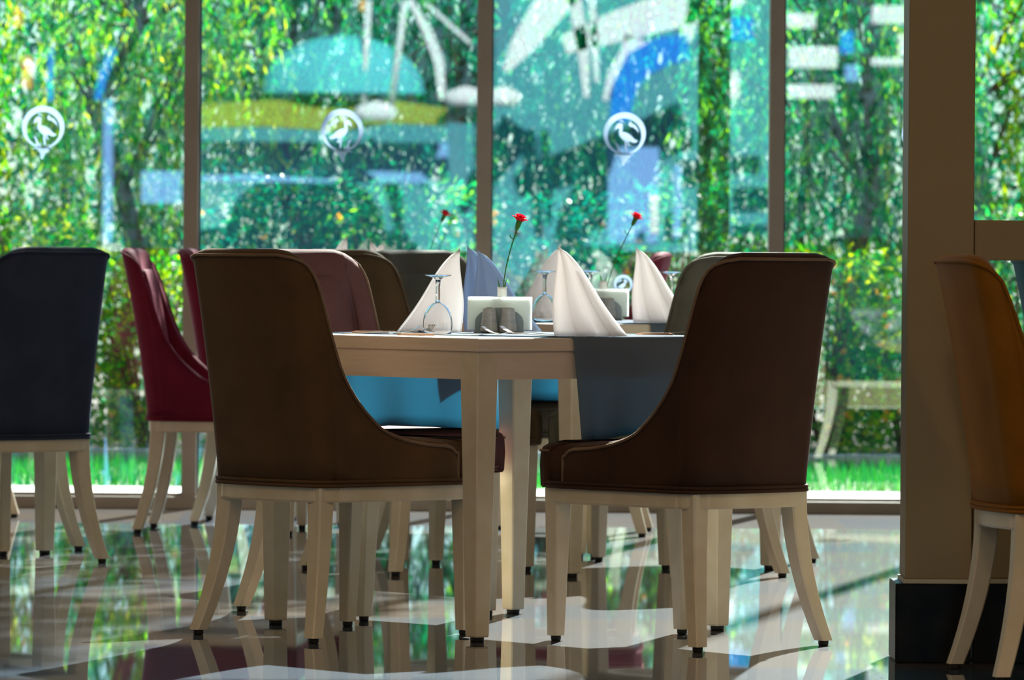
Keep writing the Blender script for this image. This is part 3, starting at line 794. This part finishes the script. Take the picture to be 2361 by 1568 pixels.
def place(src, first, p, rz, lab, sxy=1.0, szz=1.0, cat='napkin', grp='folded napkins on the tables'):
    o = src if first else copy_tree(src)
    o.location = p; o.rotation_euler = (0,0,rz); 
    if sxy != 1 or szz != 1: o.scale = (sxy, sxy, szz)
    tag(o, lab, cat, grp); return o
P = lambda tc, x, y: Vector((x, y, TT+.003))
def tx(px, y): return (px - CX - .0078*190) * y / F
place(nap, True, (tx(1066,15.5), 15.5, TT+.001), radians(6), 'tall white folded napkin behind the upturned glass on the front table')
place(nap2, True, (tx(1282,14.98), 14.98, TT+.004), pi - radians(14), 'tall white pleated napkin in front on the slate cloth')
place(nap2, False, (tx(1464,17.92), 17.92, TT+.004), pi - radians(20), 'white pleated napkin beside the sage grey chair on the middle table')
place(shade_nap, True, (tx(1074,15.98), 15.98, TT), pi - radians(10), 'folded napkin tinted blue for shade, leaning behind the napkin holder, left one', 1, 1.0)
place(shade_nap, False, (tx(1098,15.84), 15.84, TT), pi - radians(6), 'folded napkin tinted blue for shade, just behind the napkin holder, right one', 1.0, .95)
place(nap, False, (tx(1300,18.6), 18.6, TT+.003), radians(8), 'white folded napkin half hidden behind the front pleated one', 1, 1.05)
for k, (px, y, lab) in enumerate([(805,20.6,'napkin tip above the olive-brown chair, leftmost of three'), (852,20.9,'napkin tip above the olive-brown chair, middle of three'), (890,20.95,'napkin tip above the grey-olive chair, rightmost of three')]):
    place(nap, False, (tx(px,y), y, TT+.0), radians((10,150,20)[k]), lab, .9, (1.2,1.14,1.12)[k])

# wine glass standing upside down
def make_glass():
    g = empty('wine_glass')
    b = MB(); pr = [(.035,0),(.0375,.012),(.0385,.026),(.0375,.042),(.0335,.057),(.027,.069),(.018,.078),(.009,.0835),(.005,.086)]
    inn = [(r-.0013 if r > .006 else .002, z-(.0 if i < 3 else .002)) for i, (r, z) in enumerate(pr)]
    b.loft([[(r*cos(2*pi*i/32), r*sin(2*pi*i/32), z) for i in range(32)] for r, z in pr] + [[(r*cos(2*pi*i/32), r*sin(2*pi*i/32), z) for i in range(32)] for r, z in reversed(inn)] + [[(.036*cos(2*pi*i/32), .036*sin(2*pi*i/32), 0) for i in range(32)]], False)
    b.build('bowl', M_glass, g)
    MB().lathe([(.0065,.084),(.0056,.092),(.0056,.125),(.007,.143)], 16).build('stem', M_glass, g)
    MB().lathe([(.0062,.142),(.015,.149),(.034,.1535),(.035,.155),(.034,.156),(.010,.1555)], 32).build('foot', M_glass, g)
    return g
gl = make_glass()
GG = 'upturned wine glasses'
place(gl, True, (tx(1012,15.2), 15.2, TT), 0, 'clear wine glass upside down in front of the tall white napkin', cat='glass', grp=GG)
place(gl, False, (tx(1258,18.0), 18.0, TT+.003), 0, 'clear upturned wine glass just left of the pleated napkin', cat='glass', grp=GG)
place(gl, False, (tx(1363,18.55), 18.55, TT+.003), 0, 'clear upturned wine glass by the second napkin holder', cat='glass', grp=GG)
place(gl, False, (tx(1549,18.25), 18.25, TT+.003), 0, 'clear upturned wine glass beside the sage grey chair', cat='glass', grp=GG)

# napkin holder with paper napkins, salt and pepper, vase with a carnation
def arch_plate(w, h, th, y, seg=20):
    pts = [(-w/2, 0), (w/2, 0)]
    for k in range(seg+1):
        a = pi*k/seg; pts.append((w/2*cos(a), h*.45 + h*.55*sin(a)))
    n = len(pts); mb = MB()
    mb.add([(x, y, z) for x, z in pts] + [(x, y+th, z) for x, z in pts], [tuple(range(n)), tuple(range(2*n-1, n-1, -1))] + [(i, (i+1)%n, n+(i+1)%n, n+i) for i in range(n)])
    return mb
holder = empty('napkin_holder')
MB().box((-.066,-.045,0), (.066,.028,.006), bv=.002).build('base', M_plate, holder)
arch_plate(.128, .070, .003, -.018).build('front_plate', M_plate, holder)
arch_plate(.128, .070, .003, .020).build('back_plate', M_plate, holder)
papers = MB()
for k in range(3):
    y = -.0125 + k*.011; dz = random.uniform(-.001,.002); dx = random.uniform(-.002,.002)
    papers.box((-.083+dx, y, .0115), (.083+dx, y+.0022, .0985+dz), bv=.0005)
papers_o = papers.build('paper_napkins', M_paper)
def make_shaker():
    s = empty('shaker')
    pr = [(.0225,0),(.0235,.004)]
    for k in range(11): z = .006+.05*k/10; pr.append((.0232-.006*k/10 + (.0006 if k % 2 else 0), z))
    pr += [(.0165,.060),(.013,.0635),(.006,.0645)]
    MB().lathe(pr, 22).build('body', M_shak, s)
    mb = MB()
    for a in range(3): mb.lathe([(.0012,.0638),(.0012,.0652)], 6, M=Matrix.Translation((.005*cos(a*2.1), .005*sin(a*2.1), 0)))
    mb.build('pouring_holes', M_pad, s); return s
shk = make_shaker()
def make_vase():
    mb = MB(); pr = [(.016,0),(.0165,.003),(.0135,.06),(.0125,.118),(.0132,.124)]
    mb.loft([[(r*cos(2*pi*i/20), r*sin(2*pi*i/20), z) for i in range(20)] for r, z in pr + [(.0105,.124),(.0105,.02)]], True)
    return mb.build('bud_vase', M_cer)
vase = make_vase()
def make_carnation(dx, dz, z0=.06, bend=.02):
    c = empty('carnation'); p0 = Vector((0,0,z0)); p1 = Vector((dx, 0, dz))
    pts = []
    for k in range(9):
        t = k/8; p = p0.lerp(p1, t); p.x += -bend*sin(pi*t)*.5; pts.append(p)
    st = MB(); st.tube([tuple(p) for p in pts], [.0017]*9, 6)
    for k in (3,5): st.lathe([(.001,-.003),(.0028,0),(.001,.003)], 8, M=Matrix.Translation(pts[k]))
    st.build('stem', M_stem, c)
    d = (pts[-1]-pts[-3]).normalized(); up = d.to_track_quat('Z','Y').to_matrix().to_4x4()
    Mx = Matrix.Translation(p1) @ up
    MB().lathe([(.002,-.004),(.0055,.003),(.0068,.012),(.0072,.020),(.0085,.026)], 12, M=Mx).build('calyx', M_stem, c)
    pe = MB(); random.seed(21)
    for ring, (n, r1, hgt) in enumerate(((5,.005,.040),(8,.011,.037),(11,.017,.031))):
        for k in range(n):
            a = 2*pi*k/n + ring*.4; rows = []
            for j in range(4):
                t = j/3; rr = .003 + (r1-.003)*t + .004*t*t*ring*.4; zz = .018 + (hgt-.018)*sin(t*pi/2)
                wd = .003 + .006*t; row = []
                for q in range(5):
                    s_ = (q-2)/2; row.append((rr*cos(a) - wd*s_*sin(a) + random.uniform(-.0012,.0012)*t*1.3, rr*sin(a) + wd*s_*cos(a) + random.uniform(-.0012,.0012)*t*1.3, zz + (.0022*(q%2)*t)))
                rows.append(row)
            pe.grid(rows, M=Mx)
    pe.build('petals', M_petal, c, recalc=False)
    lf = MB()
    for s_ in (-1,1):
        pts2 = [Vector((s_*.003, 0, .112)), Vector((s_*.008, .002*s_, .130)), Vector((s_*.0125, .002, .147))]
        lf.tube([tuple(p) for p in pts2], [.0016,.0022,.0004], 6)
    a = pts[-2]
    lf.tube([tuple(a), tuple(a+Vector((-.008,0,.006))), tuple(a+Vector((-.010,0,.016)))], [.001,.0018,.0004], 6)
    lf.build('leaves', M_stem, c)
    return c

def centre(px, y, first, nm, fdx, fdz, flab, rz=radians(-4), zz=0.0):
    x = tx(px, y); R0 = Vector((x, y, TT+zz))
    place(holder, first, R0, rz, 'grey arched napkin holder ' + nm, cat='holder', grp='napkin holders')
    place(papers_o, first, R0, rz, 'white paper napkins standing in the holder ' + nm, cat='napkins', grp='paper napkins')
    Rm = Matrix.Rotation(rz, 3, 'Z')
    for k, (ox, nm2) in enumerate(((-.025,'left'), (.025,'right'))):
        place(shk, first and k == 0, R0 + Rm @ Vector((ox, -.040, .0062)) , rz, 'ribbed grey %s shaker in front of the holder %s' % (nm2, nm), cat='shaker', grp='salt and pepper shakers')
    v = R0 + Rm @ Vector((.002, .048, 0))
    place(vase, first, v, 0, 'slim white bud vase behind the holder ' + nm, cat='vase', grp='bud vases')
    c = make_carnation(fdx, fdz); c.location = v; tag(c, flab, 'flower', 'carnations')
yh = 15.42
centre(1155, yh, True, 'on the front table', (1190-1157)*yh/F, (735+28-521)*yh/F, 'red carnation in the front vase, nearest and tallest in the middle')
y2 = 18.5
centre(1390, y2, False, 'on the middle table', (1450-1384)*y2/F, (745-525)*y2/F, 'red carnation leaning right, above the middle table', zz=.003)
y4 = 20.75
centre(962, y4, False, 'on the window table', (1012-958)*y4/F, (722-512)*y4/F, 'dark red carnation left of the middle mullion, behind the grey-olive chair', zz=0)

# cutlery
def make_fork():
    f = empty('fork'); h = MB(); rows = []
    prof = [(0,.0055,.002),(.03,.006,.0025),(.07,.0045,.005),(.11,.0032,.008),(.135,.0035,.009),(.15,.009,.006),(.163,.0115,.005)]
    h.loft([[(x,-w,z),(x,w,z),(x,w,z+.0018),(x,-w,z+.0018)] for x, w, z in prof], True, smooth=False); h.build('handle', M_steel, f)
    t = MB()
    for k in range(4):
        y = -.0088 + k*.00587; t.loft([[(x,y-.0013,z),(x,y+.0013,z),(x,y+.0013,z+.0015),(x,y-.0013,z+.0015)] for x, z in ((.161,.005),(.18,.009),(.195,.016),(.205,.024))], True, smooth=False)
    t.build('tines', M_steel, f); return f
def make_knife():
    k = empty('knife')
    MB().loft([[(x,-w,.001),(x,w,.001),(x,w,.001+hh),(x,-w,.001+hh)] for x, w, hh in ((0,.005,.004),(.01,.008,.006),(.08,.0065,.006),(.095,.005,.004))], True, smooth=False).build('handle', M_steelb, k)
    MB().loft([[(x,-w,.0025),(x,w,.0025),(x,w,.0038),(x,-w,.0038)] for x, w in ((.095,.005),(.12,.009),(.19,.009),(.21,.003))], True, smooth=False).build('blade', M_steel, k)
    return k
fk, kn = make_fork(), make_knife()
cut = [(fk, 790, 15.05, 12, 'steel fork at the left edge of the front table, tines right'), (kn, 918, 14.93, 4, 'steel knife with coppery handle lying below the upturned glass'),
       (fk, 905, 15.12, 60, 'steel fork leaning against the base of the tall white napkin'), (kn, 815, 15.28, 6, 'steel knife near the mauve chair at the back of the front table'),
       (fk, 1288, 14.93, 158, 'left fork with raised tines in front of the salt shaker'), (fk, 1322, 15.0, 152, 'right fork with raised tines beside the napkin holder'),
       (kn, 1555, 15.1, 170, 'steel knife on the slate cloth near the very dark brown chair'), (fk, 1470, 15.12, -10, 'steel fork on the slate cloth right of the pleated napkin'),
       (kn, 1170, 18.1, 20, 'knife on the middle table beside the upturned glass'), (kn, 1500, 18.3, 10, 'knife on the middle table near its pleated napkin')]
seen = set()
for src, px, y, a, lab in cut:
    z = TT + (.004 if px > 1440 or y > 17 else .0005)
    place(src, src.name not in seen, (tx(px, y), y, z), radians(a), lab, cat='fork' if src is fk else 'knife', grp='cutlery on the tables'); seen.add(src.name)
